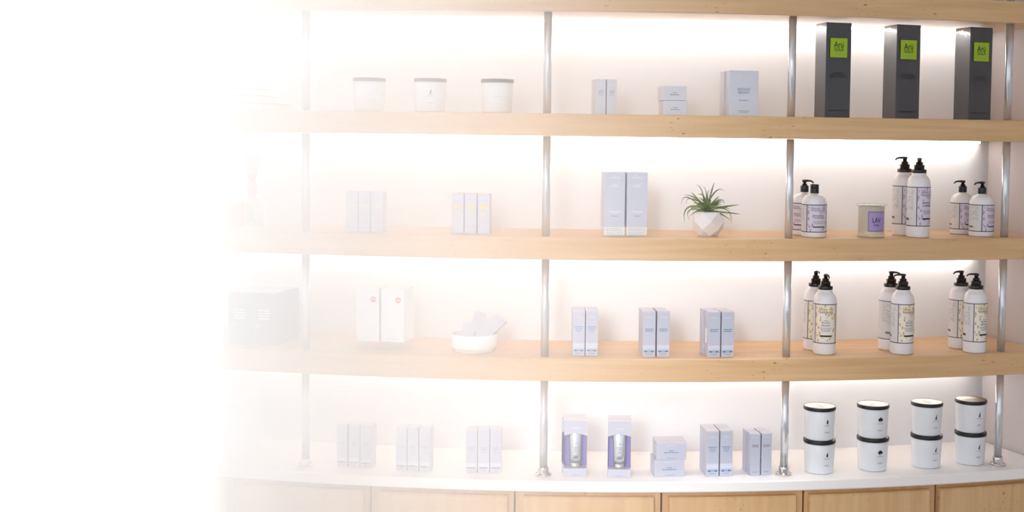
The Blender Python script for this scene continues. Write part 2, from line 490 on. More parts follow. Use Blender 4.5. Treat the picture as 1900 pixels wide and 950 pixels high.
# ------------------------------------------------------------------ placing things by the shelf they stand on
EPS = .0003
def spot(x, y, z, inset=None):
    if inset is None: return pt(x, y, z)
    p = cyl(x, y, R - inset); p.z = z
    return p
def meet(px, py, p, nrm):                     # sight line meets the upright plane through p
    d = ray(px, py); return EYE + d * ((p - EYE).dot(nrm) / d.dot(nrm))

def carton_mesh(w_, d_, h_, body, paint=None, extra=None):
    """origin at the middle of the bottom edge of the front face; front faces -Y"""
    mb = MB(); mb.box(-w_ / 2, w_ / 2, 0, d_, 0, h_, body, min(.0009, w_ * .04))
    y = -.0003
    mb.rect(-w_ / 2 + .0015, w_ / 2 - .0015, h_ - .0022, h_ - .0017, y, M_PALE if body is not M_CHAR else M_CHARP)   # edge of the tuck flap
    if paint: paint(mb, w_, h_, y)
    return mb.mesh('carton')

def place_face(l, r, yb, yt, z, inset, rot):
    cx = (l + r) / 2
    p = spot(cx, yb, z, inset); th = theta(p) + rot
    nrm = Vector((math.sin(th), -math.cos(th), 0))
    a, b = meet(l, yb, p, nrm), meet(r, yb, p, nrm)
    top = meet(cx, yt, p, nrm)
    tx = Vector((math.cos(th), math.sin(th), 0))
    wd = (b - a).dot(tx); mid = (a + b) / 2
    return Vector((mid.x, mid.y, z + EPS)), th, wd, top.z - z

def block(name, cat, group, faces, yb, yt, z, depth, body, paint, labels, rows=1, rot=0.0, inset=None, rgap=.001, jit=0.0, xo=None, fin=None, zlab=None):
    """a row of like cartons standing side by side, and the rows behind them"""
    out = []
    cx0, cx1 = faces[0][0], faces[-1][1]
    P0, th, W, Hh = place_face(cx0, cx1, yb, yt, z, inset, rot)
    tx = Vector((math.cos(th), math.sin(th), 0)); back = Vector((-math.sin(th), math.cos(th), 0))
    span = cx1 - cx0; key = {}
    wd0 = sum(f[1] - f[0] for f in faces) / len(faces) / span * W
    me = carton_mesh(wd0, depth, Hh, body, paint)
    i = 0
    for rw in range(rows):
        for k, f in enumerate(faces):
            off = ((f[0] + f[1]) / 2 - (cx0 + cx1) / 2) / span * W
            if xo: off += xo[rw] if rw < len(xo) else 0
            p = P0 + tx * off + back * (rw * (depth + rgap))
            o = link(name, me, None, p, th + (random.uniform(-jit, jit) if jit else 0))
            tag(o, labels[i], cat, group); i += 1
            if fin: fin(o, rw, k, wd0, depth, Hh)
            out.append(o)
    return out

# --- prints
def pr_slim(mb, w, h, y):
    mb.text('SkinMedica', 0, h * .84, w * .16, M_PALE, y, width=w * .62)
    mb.lines(0, h * .665, w * .5, h * .018, M_GREYP, y, seed=1); mb.lines(0, h * .615, w * .5, h * .018, M_GREYP, y, seed=2); mb.lines(0, h * .555, w * .46, h * .014, M_GREYP, y, seed=3)
def pr_jar(mb, w, h, y):
    mb.text('SkinMedica', 0, h * .80, h * .08, M_PALE, y, width=w * .35)
    mb.lines(0, h * .52, w * .16, h * .05, M_GREYP, y, seed=4); mb.lines(0, h * .39, w * .38, h * .05, M_GREYP, y, seed=5)
def pr_jarblue(mb, w, h, y):
    mb.text('SkinMedica', 0, h * .84, h * .07, M_PALE, y, width=w * .35)
    mb.lines(0, h * .53, w * .18, h * .05, M_BLUE, y, seed=6); mb.lines(0, h * .42, w * .48, h * .05, M_BLUE, y, seed=7); mb.lines(0, h * .10, w * .3, h * .022, M_GREYP, y, seed=8)
def pr_instant(mb, w, h, y):
    mb.text('SkinMedica', 0, h * .86, w * .1, M_PALE, y, width=w * .44)
    mb.text('INSTANT', 0, h * .585, w * .12, M_GREYP, y, width=w * .44); mb.text('BRIGHT', 0, h * .515, w * .12, M_GREYP, y, width=w * .40)
    mb.text('EYE MASK', 0, h * .345, w * .07, M_GREYP, y, width=w * .33)
    mb.lines(0, h * .115, w * .4, h * .01, M_GREYP, y, seed=9); mb.lines(0, h * .085, w * .32, h * .01, M_GREYP, y, seed=10)
def pr_pale(mb, w, h, y):
    mb.lines(0, h * .66, w * .62, h * .03, M_YELLOW, y, seed=11); mb.lines(0, h * .62, w * .5, h * .02, M_PALE, y, seed=12); mb.lines(0, h * .55, w * .66, h * .012, M_YELLOW, y, seed=13); mb.lines(0, h * .1, w * .6, h * .01, M_GREYP, y, seed=14)
def pr_yellow(mb, w, h, y):
    mb.add([(-w * .46, .001, h + .0002), (w * .46, .001, h + .0002), (w * .46, .028, h + .0002), (-w * .46, .028, h + .0002)], [(0, 1, 2, 3)], M_YELLOW)
    mb.text('SkinMedica', 0, h * .9, w * .12, M_PALE, y, width=w * .5)
    mb.lines(0, h * .70, w * .66, h * .035, M_YELLOW, y, seed=15); mb.lines(0, h * .655, w * .66, h * .03, M_YELLOW, y, seed=16); mb.lines(0, h * .545, w * .8, h * .012, M_YELLOW, y, seed=17)
    mb.rect(-w * .2, w * .22, h * .475, h * .515, y, M_YELLOW); mb.lines(0, h * .1, w * .6, h * .012, M_PALE, y, seed=18)
def pr_blue3(mb, w, h, y):
    mb.text('SkinMedica', 0, h * .87, w * .13, M_GREYP if 0 else M_PALE, y, width=w * .55)
    mb.lines(0, h * .645, w * .7, h * .017, M_BLUE, y, seed=19); mb.lines(0, h * .60, w * .55, h * .015, M_BLUE, y, seed=20); mb.lines(0, h * .555, w * .38, h * .015, M_BLUE, y, seed=21)
    mb.rect(-w * .48, w * .48, h * .17, h * .28, y, M_BAND)
    y2 = y - .0002
    mb.flat([(-w * .40, h * .12), (-w * .34, h * .105), (w * .34, h * .105), (w * .40, h * .12), (w * .34, h * .135), (-w * .34, h * .135)], y2, M_DBLUE)
    mb.lines(0, h * .12, w * .3, h * .012, M_PALE, y2 - .0002, seed=22); mb.lines(0, h * .06, w * .5, h * .01, M_GREYP, y, seed=23)
def pr_blue2(mb, w, h, y):
    mb.text('SkinMedica', 0, h * .87, w * .13, M_PALE, y, width=w * .55)
    mb.lines(0, h * .61, w * .66, h * .02, M_BLUE, y, seed=24); mb.lines(0, h * .57, w * .62, h * .02, M_BLUE, y, seed=25)
    mb.rect(-w * .48, w * .48, h * .17, h * .26, y, M_BAND); y2 = y - .0002
    mb.flat([(-w * .42, h * .12), (-w * .34, h * .105), (w * .34, h * .105), (w * .42, h * .12), (w * .34, h * .137), (-w * .34, h * .137)], y2, M_DBLUE)
    mb.lines(0, h * .12, w * .3, h * .012, M_PALE, y2 - .0002, seed=26); mb.lines(0, h * .06, w * .55, h * .01, M_GREYP, y, seed=27)
def pr_mauve(mb, w, h, y):
    mb.text('SkinMedica', 0, h * .92, w * .13, M_PALE, y, width=w * .6)
    mb.lines(0, h * .725, w * .7, h * .022, M_MAUVE, y, seed=28); mb.lines(0, h * .69, w * .6, h * .018, M_MAUVE, y, seed=29); mb.lines(0, h * .08, w * .5, h * .012, M_GREYP, y, seed=30)
def pr_trio(mb, w, h, y):
    mb.lines(0, h * .575, w * .52, h * .012, M_GREYP, y, seed=31); mb.lines(0, h * .535, w * .56, h * .014, M_GREYP, y, seed=32); mb.lines(0, h * .47, w * .2, h * .012, M_GREYP, y, seed=33)
    mb.rect(-w * .47, w * .47, h * .12, h * .22, y, M_BAND)
    mb.lines(0, h * .115, w * .74, h * .022, M_DARKP, y - .0002, seed=34); mb.lines(0, h * .06, w * .3, h * .01, M_GREYP, y, seed=35)
def pr_charcoal(mb, w, h, y):
    for k, (wz, ww) in enumerate(((.47, .42), (.45, .6), (.43, .62))): mb.lines(0, h * wz, w * ww, h * .011, M_CHARP, y, seed=40 + k)
    mb.lines(0, h * .075, w * .7, h * .01, M_CHARP, y, seed=44)
def pr_navy(mb, w, h, y):
    for k, (wz, ww) in enumerate(((.655, .46), (.60, .5), (.55, .42), (.50, .46))): mb.lines(-w * .02, h * wz, w * ww, h * .022, M_WPRINT, y, seed=50 + k)
    mb.rect(-w * .35, -w * .13, h * .335, h * .40, y, M_RED)
def pr_white(mb, w, h, y):
    mb.disc(w * .24, h * .79, w * .125, y, M_RED, 24); mb.lines(w * .24, h * .79, w * .16, h * .016, M_WPRINT, y - .0002, seed=60)
    mb.lines(-w * .05, h * .93, w * .2, h * .01, M_PALE, y, seed=61); mb.lines(0, h * .56, w * .4, h * .008, M_PALE, y, seed=62); mb.lines(0, h * .06, w * .5, h * .008, M_INFOG, y, seed=63)
def pr_ha(mb, w, h, y):
    mb.text('SkinMedica', 0, h * .905, w * .11, M_WPRINT, y, width=w * .54); mb.disc(-w * .1, h * .95, w * .03, y, M_WPRINT, 10)
    mb.text('HA', -w * .02, h * .755, w * .2, M_WPRINT, y, width=w * .3); mb.text('5', w * .2, h * .79, w * .14, M_WPRINT, y)
    mb.lines(0, h * .285, w * .58, h * .013, M_WPRINT, y, seed=64); mb.lines(0, h * .262, w * .36, h * .012, M_WPRINT, y, seed=65); mb.lines(0, h * .2, w * .3, h * .01, M_GREYP, y, seed=66)

# ------------------------------------------------------------------ top tier (on the second shelf)
z = Z['s2t']
A4 = ['front left', 'front right', 'back left', 'back right']
block('slim_carton', 'carton', 'slim silver cartons on the top tier', [(1105.3, 1123.8), (1125.3, 1143.8)], 211, 147, z, .034, M_SILVER, pr_slim,
      ['slim silver carton, %s of four, left of the small stacked silver boxes' % p for p in A4], rows=2, rot=.15, inset=.05)
st = block('jar_box', 'box', 'squat silver boxes stacked on the top tier', [(1230.5, 1275)], 212.5, 187, z, .052, M_SILVER, pr_jar,
      ['front bottom box of the small squat silver stack on the top tier', 'back bottom box of the small squat silver stack on the top tier'], rows=2, inset=.04)
hb = (st[0].data.vertices and max(v.co.z for v in st[0].data.vertices)) + .0005
for o, lab in zip(list(st), ['front top box of the small squat silver stack on the top tier', 'back top box of the small squat silver stack on the top tier']):
    tx = Vector((math.cos(o.rotation_euler.z), math.sin(o.rotation_euler.z), 0))
    q = link('jar_box', o.data, None, o.location + tx * (-.0022) + Vector((0, 0, hb)), o.rotation_euler.z + .01); tag(q, lab, 'box', 'squat silver boxes stacked on the top tier')
block('mask_carton', 'carton', 'silver mask cartons on the top tier', [(1352.6, 1406.3)], 215, 131, z, .05, M_SILVER, pr_instant,
      ['large silver carton printed INSTANT BRIGHT, front one, left of a steel pole', 'large silver carton standing right behind the one printed INSTANT BRIGHT'], rows=2, inset=.035, xo=[0, -.004])

# charcoal cartons with lime label
ch_lab = ['first charcoal carton with lime label, next to the steel pole', 'middle charcoal carton of the three with lime labels', 'charcoal carton with lime label nearest the rightmost pole']
ch_px = [(1530, 1576.5, 217.5, 42), (1659, 1706, 220, 45), (1794, 1840, 223, 51)]
me_c = me_l = None
for (l, r, yb, yt), lab in zip(ch_px, ch_lab):
    P0, th, W, Hh = place_face(l, r, yb, yt, z, .03, .10)
    if me_c is None:
        me_c = carton_mesh(W, .062, Hh, M_CHAR, pr_charcoal)
        mb = MB(); a = W * .36
        y0 = -.0009; zc = Hh * .735; hh = Hh * .108
        mb.box(-a, a, y0, -.0004, zc - hh, zc + hh, M_CHARP, 0)
        mb.box(-a + .0014, a - .0014, y0 - .0003, y0, zc - hh + .0014, zc + hh - .0014, M_GREEN, 0)
        mb.text('Arü', 0, zc + hh * .28, a * .85, M_BLACK, y0 - .0006, width=a * 1.05); mb.text('GULA', 0, zc - hh * .18, a * .5, M_BLACK, y0 - .0006, width=a * 1.05)
        mb.lines(0, zc - hh * .66, a * .8, .0012, MATS['grey_print'], y0 - .0006, seed=70)
        me_l = mb.mesh('label')
    o = thing('diffuser_carton', lab, 'carton', P0, th, 'charcoal cartons with lime labels')
    link('box', me_c, o); q = link('label', me_l, o); q['label'] = 'lime green label with dark lettering'

# ------------------------------------------------------------------ candles in white jars with black lids
CR, CH = .0392, .0835
def crf(zz): return .0362 + (CR - .0362) * min(1, max(0, zz / .06)) + .0003
def candle_meshes(icon):
    mb = MB()
    mb.lathe([(0, .0), (.033, 0), (.0355, .0015), (.0362, .004), (CR - .0008, .05), (CR, .0735), (CR - .0016, .0752), (CR - .004, .0752)], M_PORC, 48)
    zi = .050
    if icon == 'leaf':
        mb.wrap([(0, zi + .0065), (.0022, zi + .001), (.0024, zi - .003), (.0009, zi - .0062), (-.0009, zi - .0062), (-.0024, zi - .003), (-.002, zi + .001)], crf, ICON_A, M_BLACK)
    elif icon == 'tree':
        for x_, z_, r_ in ((-.0035, 0, .003), (0, .0025, .0036), (.0035, .0005, .0032), (.0055, -.001, .002), (-.001, -.0005, .003)):
            mb.wrap([(x_ + r_ * math.cos(k * PI / 5), zi + z_ + r_ * math.sin(k * PI / 5)) for k in range(10)], crf, ICON_A, M_BLACK)
        mb.wrap([(-.0035, zi - .006), (-.0015, zi - .006), (-.0005, zi), (-.003, zi)], crf, ICON_A, M_BLACK); mb.wrap([(.0015, zi - .006), (.0033, zi - .0055), (.0035, zi), (.001, zi)], crf, ICON_A, M_BLACK)
    elif icon == 'sail':
        mb.wrap([(-.0025, zi - .006), (.0025, zi - .006), (.0022, zi - .001), (.0032, zi + .0075), (.0008, zi + .004), (-.0008, zi)], crf, ICON_A, M_BLACK)
    if icon == 'faint':
        mb.wrap([(-.001, zi - .004), (.001, zi - .004), (0, zi + .004)], crf, ICON_A, M_INFOG)
    mk = M_GREYP if icon != 'faint' else M_INFOG
    mb.lines(0, .040, .016, .0011, mk, rf=crf, ac=ICON_A, seed=80); mb.lines(0, .0235, .014, .0009, mk, rf=crf, ac=ICON_A, seed=81); mb.lines(0, .0215, .010, .0008, mk, rf=crf, ac=ICON_A, seed=82)
    return mb.mesh('jar')
mb = MB(); mb.lathe([(CR - .004, .0753), (CR + .0012, .0753), (CR + .0016, .0762), (CR + .0016, .0828), (CR + .0008, .0836), (CR - .002, .0836)], M_LID, 48)
LID = mb.mesh('lid')
mb = MB(); mb.lathe([(CR - .002, .0834), (CR - .004, .0830), (.0, .0830)], M_LIDTOP, 48)
mb.box(-.013, .013, -.0009, .0009, .0829, .0838, M_STEEL, .0003)
LIDTOP = mb.mesh('lid_disc')
JARS = {}
def candle(loc, rz, icon, label, grp, ia=0.0, turn=.3):
    global ICON_A
    key = (icon, round(ia, 2))
    if key not in JARS:
        ICON_A = ia; JARS[key] = candle_meshes(icon)
    o = thing('jar_candle', label, 'candle', loc, rz, grp)
    link('jar', JARS[key], o); l_ = link('lid', LID, o); l_['label'] = 'black metal lid'
    d_ = link('lid_disc', LIDTOP, l_, rz=turn); d_['label'] = 'shiny lid top with a slot handle'
    return o
def round_spot(px, py, z, r, inset=None):     # axis of a round thing whose nearest foot is seen at px,py
    p = spot(px, py, z, inset)
    d = Vector((p.x, p.y, 0)).normalized(); p = p + d * r; p.z = z + EPS
    return p, math.atan2(-d.x, d.y)
G = 'white candles on the top tier'
for px, ic, lab in ((685, 'faint', 'white jar candle nearest the left pole on the top tier'), (798, 'sail', 'white jar candle with small dark emblem, middle of three on the top tier'), (922.5, 'faint', 'white jar candle on the top tier, left of the second pole')):
    p, rz = round_spot(px, 207.5, z, CR, .04); candle(p, rz, ic, lab, G, .0)
G = 'stacked white candles on the counter'
zc = Z['ct']
stk = [(1519, 881, 'leaf', .55, 'first candle stack right of the steel pole', 2.4), (1618, 876, 'tree', .52, 'second candle stack, with a tree-like emblem', 1.2), (1717.5, 870.5, 'sail', .66, 'third candle stack', 2.5), (1799, 864.5, 'sail', .62, 'candle stack next to the rightmost pole', .2)]
for px, py, ic, ia, ds, tn in stk:
    p, rz = round_spot(px, py, zc, .036)
    candle(p, rz, ic, 'lower white jar candle with black lid, %s' % ds, G, ia, tn)
    candle(p + Vector((-.0012, 0, .0838)), rz - .02, ic, 'upper white jar candle with black lid, %s' % ds, G, ia + .02, tn)

# ------------------------------------------------------------------ second tier (on the third shelf)
z = Z['s3t']
block('skincare_carton', 'carton', 'pale lilac trio on the second tier', [(641.7, 664), (665.5, 686.5), (688, 710.5)], 430.5, 355.5, z, .034, M_LILAC, pr_pale,
      ['%s faded lilac carton of the trio just right of the left pole, second tier' % p for p in ('left', 'middle', 'right')], rot=.02)
block('skincare_carton', 'carton', 'lilac trio with yellow print', [(837.5, 860.5), (862, 884), (886, 908)], 433.5, 359, z, .03, M_LILAC, pr_yellow,
      ['%s lilac carton of the trio with yellow print, second tier' % p for p in ('left', 'middle', 'right')], rot=.0)
def case_mesh(w_, d_, h_, t_=.0012):
    mb = MB()
    mb.box(-w_ / 2, w_ / 2, 0, d_, 0, h_, M_CLEAR, .0006)
    return mb.mesh('clear_case')
def cased(name, faces, yb, ym, yt, z, depth, body, paint, labels, grp, cat, insert=None, rot=0.0, inset=None):
    cx0, cx1 = faces[0][0], faces[-1][1]
    PG, th, WG, Hh = place_face(cx0, cx1, yb, yt, z, inset, rot)
    for (l, r), lab in zip(faces, labels):
        tx = Vector((math.cos(th), math.sin(th), 0))
        P0 = PG + tx * (((l + r) / 2 - (cx0 + cx1) / 2) / (cx1 - cx0) * WG); W = (r - l) / (cx1 - cx0) * WG
        hb = Hh * (yb - ym) / (yb - yt)
        o = thing(name, lab, cat, P0, th, grp)
        link('clear_case', case_mesh(W, depth, Hh), o)
        i = .0016
        me = carton_mesh(W - 2 * i, depth - 2 * i, Hh - hb - .001, body, paint); me.transform(Matrix.Translation((0, i, hb)))
        link('carton', me, o)
        if insert:
            mb = MB(); mb.box(-W / 2 + i, W / 2 - i, i, i + .0012, .002, hb - .0006, M_WCARD, 0)
            for k in range(4): mb.lines(0, hb * (.8 - .19 * k), W * .8, hb * .05, M_INFOG, i - .0003, seed=90 + k)
            q = link('leaflet', mb.mesh('leaflet'), o); q['label'] = 'white leaflet with small print'
        else:
            mb = MB(); mb.box(-W / 2 + i, W / 2 - i, depth * .72, depth - i, .001, hb - .0006, M_CLEAR, 0)
            link('riser', mb.mesh('riser'), o)
cased('cased_serum', [(1120, 1160), (1161.2, 1201.5)], 438.8, 421.5, 319.5, z, .053, M_ICE, pr_ha,
      ['left lilac carton printed HA in a clear case, left of the plant', 'right lilac carton printed HA in a clear case, left of the plant'], 'clear-cased lilac cartons', 'carton', True, rot=.14)

# potted plant
p, rz = round_spot(1313, 439, z, .026)
t = thing('potted_plant', 'grassy air plant in a faceted white pot between cartons and pole', 'plant', p, rz)
rings = [(0.025, 0, 0), (.0385, .0175, .5), (.0428, .037, 0), (.0365, .0605, .5)]
mb = MB(); N = 6; vs_ = []
for r, zz, o_ in rings:
    for k in range(N):
        a = (k + o_) * 2 * PI / N + .2; vs_.append((r * math.sin(a), -r * math.cos(a), zz))
fs = []
for j in range(3):
    for k in range(N):
        k2 = (k + 1) % N; A, B = j * N + k, j * N + k2; C_, D_ = (j + 1) * N + k, (j + 1) * N + k2
        if j % 2 == 0: fs += [(A, B, C_), (B, D_, C_)]
        else: fs += [(A, D_, C_), (A, B, D_)]
b0 = len(vs_)
for r, zz in ((.0335, .0605), (.0320, .050)):
    for k in range(N):
        a = (k + .5) * 2 * PI / N + .2; vs_.append((r * math.sin(a), -r * math.cos(a), zz))
for k in range(N):
    k2 = (k + 1) % N; fs += [(3 * N + k, 3 * N + k2, b0 + k2, b0 + k), (b0 + k, b0 + k2, b0 + N + k2, b0 + N + k)]
fs.append(tuple(range(N))[::-1])
mb.add(vs_, fs, M_POT); link('pot', mb.mesh('pot'), t)
mb = MB(); mb.add([(.0319 * math.sin((k + .5) * 2 * PI / N + .2), -.0319 * math.cos((k + .5) * 2 * PI / N + .2), .0505) for k in range(N)], [tuple(range(N))], M_SOIL)
link('soil', mb.mesh('soil'), t)
mb = MB(); S = .00131 / 8.64
def blade(tip, mid, wd, yoff, base=(500, 470)):
    X0 = 505
    def L3(q, yy): return Vector(((q[0] - X0) * S, yy, (900 - q[1]) * S))
    b_ = L3(base, yoff * .15); c_ = L3(mid, yoff * .7); e_ = L3(tip, yoff)
    n = 12; vs_ = []; fs = []
    c2 = c_ * 2 - (b_ + e_) / 2
    for k in range(n + 1):
        u = k / n; q = b_ * (1 - u) ** 2 + c2 * 2 * u * (1 - u) + e_ * u * u
        tg = ((c2 - b_) * (1 - u) + (e_ - c2) * u).normalized()
        sd = tg.cross(Vector((0, 1, 0)));
        if sd.length < 1e-4: sd = Vector((1, 0, 0))
        sd.normalize(); nn = sd.cross(tg)
        h = wd * (1 - u ** 1.6) * .5 + .00012
        vs_ += [q - sd * h, q + nn * h * .5, q + sd * h]
    for k in range(n):
        for j in (0, 1): fs.append((k * 3 + j, k * 3 + j + 1, k * 3 + 3 + j + 1, k * 3 + 3 + j))
    mb.add(vs_, fs, M_LEAF, True)
BL = [((605, 15), (560, 150), .0045, 0), ((300, 60), (400, 170), .004, .01), ((530, 140), (490, 230), .004, -.01), ((765, 158), (620, 170), .0042, .005), ((100, 240), (280, 280), .0042, .012),
      ((215, 180), (310, 270), .0055, -.01), ((60, 400), (160, 270), .0035, .0), ((125, 690), (180, 430), .006, -.02), ((215, 650), (190, 480), .0032, -.028), ((195, 575), (360, 470), .0065, -.036),
      ((1015, 375), (820, 405), .006, -.01), ((1035, 525), (860, 510), .0042, -.02), ((885, 690), (810, 460), .0035, -.01), ((890, 640), (740, 540), .0036, -.025), ((680, 245), (620, 310), .005, .008),
      ((770, 385), (700, 310), .004, .01), ((760, 350), (660, 345), .004, -.01), ((140, 390), (240, 300), .003, .02), ((170, 560), (300, 420), .0055, .0), ((330, 225), (430, 260), .0055, .015),
      ((350, 270), (430, 320), .0055, -.02), ((640, 470), (600, 400), .0055, -.034), ((480, 300), (510, 380), .006, -.03), ((560, 330), (540, 400), .0055, -.03), ((400, 80), (470, 200), .0025, .02),
      ((720, 430), (620, 440), .006, -.036), ((880, 480), (740, 430), .0035, .012), ((300, 390), (400, 400), .008, -.02), ((330, 330), (400, 370), .007, .01), ((430, 300), (460, 370), .007, -.025),
      ((640, 340), (580, 380), .007, .01), ((690, 370), (610, 410), .006, -.02), ((250, 520), (330, 430), .004, -.01), ((700, 290), (640, 330), .003, .02), ((830, 440), (700, 420), .003, .02)]
for tp, md, wd, yo in BL: blade(tp, md, wd, yo, (random.uniform(430, 600), 480))
for k in range(26):
    a = random.uniform(-1.3, 1.3); L_ = random.uniform(90, 230)
    tp = (510 + math.sin(a) * L_ * 1.3, 440 - math.cos(a) * L_ * .8); md = (510 + math.sin(a) * L_ * .6, 440 - math.cos(a) * L_ * .55)
    blade(tp, md, random.uniform(.004, .007), random.uniform(-.03, .03), (random.uniform(440, 590), 480))
link('foliage', mb.mesh('foliage'), t)

# ------------------------------------------------------------------ lotion bottles
def label_mesh(rf, z0, z1, adiv, kind, lett, tall, pw=2.0):
    mb = MB(); lw = .0018
    bgm, fl = (M_LAVP, M_LAVD) if kind == 'lav' else (M_PEONY, M_GOLD)
    b0, b1 = adiv, adiv + pw
    r1 = lambda zz: rf(zz) + .0002; r2 = lambda zz: rf(zz) + .0004; r3 = lambda zz: rf(zz) + .0006
    mb.patch(r1, b0, b1, z0, z1, bgm)
    mb.patch(r1, b0 - (2 * PI - pw), b0, z0, z1, M_INFO)
    hh = z1 - z0; R0 = rf(z0); pwid = pw * R0; ac = (b0 + b1) / 2
    rn = random.Random(5)
    for k in range(60 if tall else 44):            # flower sprays round the edge of the picture
        x_ = rn.uniform(-.46, .46) * pwid; zz = z0 + rn.uniform(.06, .96) * hh
        if abs(x_) < pwid * .24 and .2 < (zz - z0) / hh < .62: continue
        r_ = rn.uniform(.0012, .0030)
        mb.wrap([(x_ + r_ * math.cos(q * PI / 4) * .8, zz + r_ * math.sin(q * PI / 4) * 1.5) for q in range(8)], r2, ac, fl)
    mb.lines(0, z0 + hh * .87, pwid * .62, hh * .05, fl, rf=r3, ac=ac, seed=101); mb.lines(0, z0 + hh * .80, pwid * .62, hh * .05, M_INFOG, rf=r3, ac=ac, seed=102)
    if kind == 'lav':
        mb.lines(0, z0 + hh * .60, pwid * .42, hh * .022, M_DARKP, rf=r3, ac=ac, seed=103)
        mb.text('LAVENDER', 0, z0 + hh * .525, hh * .075, M_DARKP, rf=r3, ac=ac, width=pwid * .5)
    else:
        mb.text('BLACK', 0, z0 + hh * .53, hh * .062, M_DARKP, rf=r3, ac=ac, width=pwid * .36); mb.text('PEONY', 0, z0 + hh * .455, hh * .062, M_DARKP, rf=r3, ac=ac, width=pwid * .4)
        mb.lines(0, z0 + hh * .585, pwid * .2, hh * .01, M_DARKP, rf=r3, ac=ac, seed=104)
    for k in range(3): mb.lines(0, z0 + hh * (.39 - .04 * k), pwid * (.5 - .05 * k), hh * .014, M_GREYP, rf=r3, ac=ac, seed=105 + k)
    mb.patch(r3, ac - pw * .25, ac + pw * .25, z0 + hh * .165, z0 + hh * .205, M_BLACK)
    ai = b0 - 1.0                                   # the panel of small print to the left
    for k in range(16):
        zz = z0 + hh * (.92 - .031 * k) - (.03 * hh if k > 3 else 0); mb.lines(0, zz, R0 * 1.35, hh * .014, M_INFOG, rf=r2, ac=ai, seed=110 + k)
    for k in range(9):                               # barcode
        x_ = -R0 * .35 + k * R0 * .07; mb.wrap([(x_, z0 + hh * .14), (x_ + R0 * .045, z0 + hh * .14), (x_ + R0 * .045, z0 + hh * .20), (x_, z0 + hh * .20)], r2, ai, M_LINE)
    for zz in (z0, z1): mb.patch(r3, 0, 2 * PI, zz - lw / 2, zz + lw / 2, M_LINE, 48)
    for a in (b0, b1): mb.patch(r3, a - lw / 2 / R0, a + lw / 2 / R0, z0, z1, M_LINE, 1)
    return mb.mesh('label')
def tall_rf(zz): return .0292
def short_rf(zz): return .0312
mb = MB(); mb.lathe([(0, 0), (.0265, 0), (.0285, .0012), (.0292, .004), (.0292, .133), (.0286, .140), (.0266, .1475), (.0235, .1535), (.0195, .157), (.018, .1605), (.018, .163), (0, .163)], M_PLASTIC, 44)
TALL = mb.mesh('bottle')
mb = MB(); mb.lathe([(0, 0), (.028, 0), (.0305, .0015), (.0312, .005), (.0312, .082), (.0304, .0895), (.0275, .0975), (.0225, .1035), (.0155, .1068), (.010, .1078), (.010, .110), (0, .110)], M_PLASTIC, 44)
SHORT = mb.mesh('bottle')
def pump_mesh(z0, big):
    mb = MB()
    if big:
        mb.lathe([(0, z0), (.0178, z0), (.0184, z0 + .001), (.0184, z0 + .008), (.0175, z0 + .0092), (.0130, z0 + .0092), (.0130, z0 + .019), (.0122, z0 + .0205), (.0088, z0 + .0205), (.0088, z0 + .0265), (.0080, z0 + .0275), (.0050, z0 + .0275), (.0050, z0 + .035), (0, z0 + .035)], M_PUMP, 32)
        zt = z0 + .0345; ln = .024
    else:
        mb.lathe([(0, z0), (.0102, z0), (.0105, z0 + .001), (.0105, z0 + .015), (.0098, z0 + .0165), (.0068, z0 + .0165), (.0068, z0 + .0205), (.0040, z0 + .0215), (.0040, z0 + .0265), (0, z0 + .0265)], M_PUMP, 28)
        zt = z0 + .0262; ln = .0225
    return mb.mesh('pump_collar'), spout(zt, ln)
def spout(zt, ln):
    mb = MB()                                         # actuator: thumb rest and bent spout, pointing along +X
    mb.lathe([(0, zt - .001), (.0052, zt - .001), (.0056, zt), (.0056, zt + .0028), (.0048, zt + .0038), (0, zt + .0038)], M_PUMP, 20)
    mb.tube([(-.0065, 0, zt + .0024), (.002, 0, zt + .0028), (ln * .6, 0, zt + .0024), (ln * .85, 0, zt + .0006), (ln, 0, zt - .0035)], [.0022, .003, .0024, .0021, .0018], M_PUMP, 10)
    return mb.mesh('spout')
PT, ST = pump_mesh(.1632, True)
PS, SS = pump_mesh(.1102, False)
mb = MB(); mb.lathe([(0, .1102), (.0105, .1102), (.0108, .1112), (.0108, .1222), (.0105, .1226), (.0108, .1230), (.0108, .1318), (.0100, .1328), (0, .1328)], M_PUMP, 32); CAPM = mb.mesh('flip_cap')
LBL = {}
def bottle(px, py, z, tall, kind, adiv, spdir, label, grp, cap=False, bar=False):
    r = .0292 if tall else .0312
    p, rz = round_spot(px, py, z, r * .93)
    o = thing('pump_bottle' if not cap else 'lotion_bottle', label, 'bottle', p, rz, grp)
    link('bottle', TALL if tall else SHORT, o)
    key = (tall, kind, round(adiv, 2))
    if key not in LBL:
        LBL[key] = label_mesh(tall_rf if tall else short_rf, .030 if tall else .0145, .1275 if tall else .082, adiv, kind, '', tall)
    link('label', LBL[key], o)
    if cap: link('flip_cap', CAPM, o)
    else:
        c_ = link('pump_collar', PT if tall else PS, o); link('spout', ST if tall else SS, c_, rz=spdir)
    return o
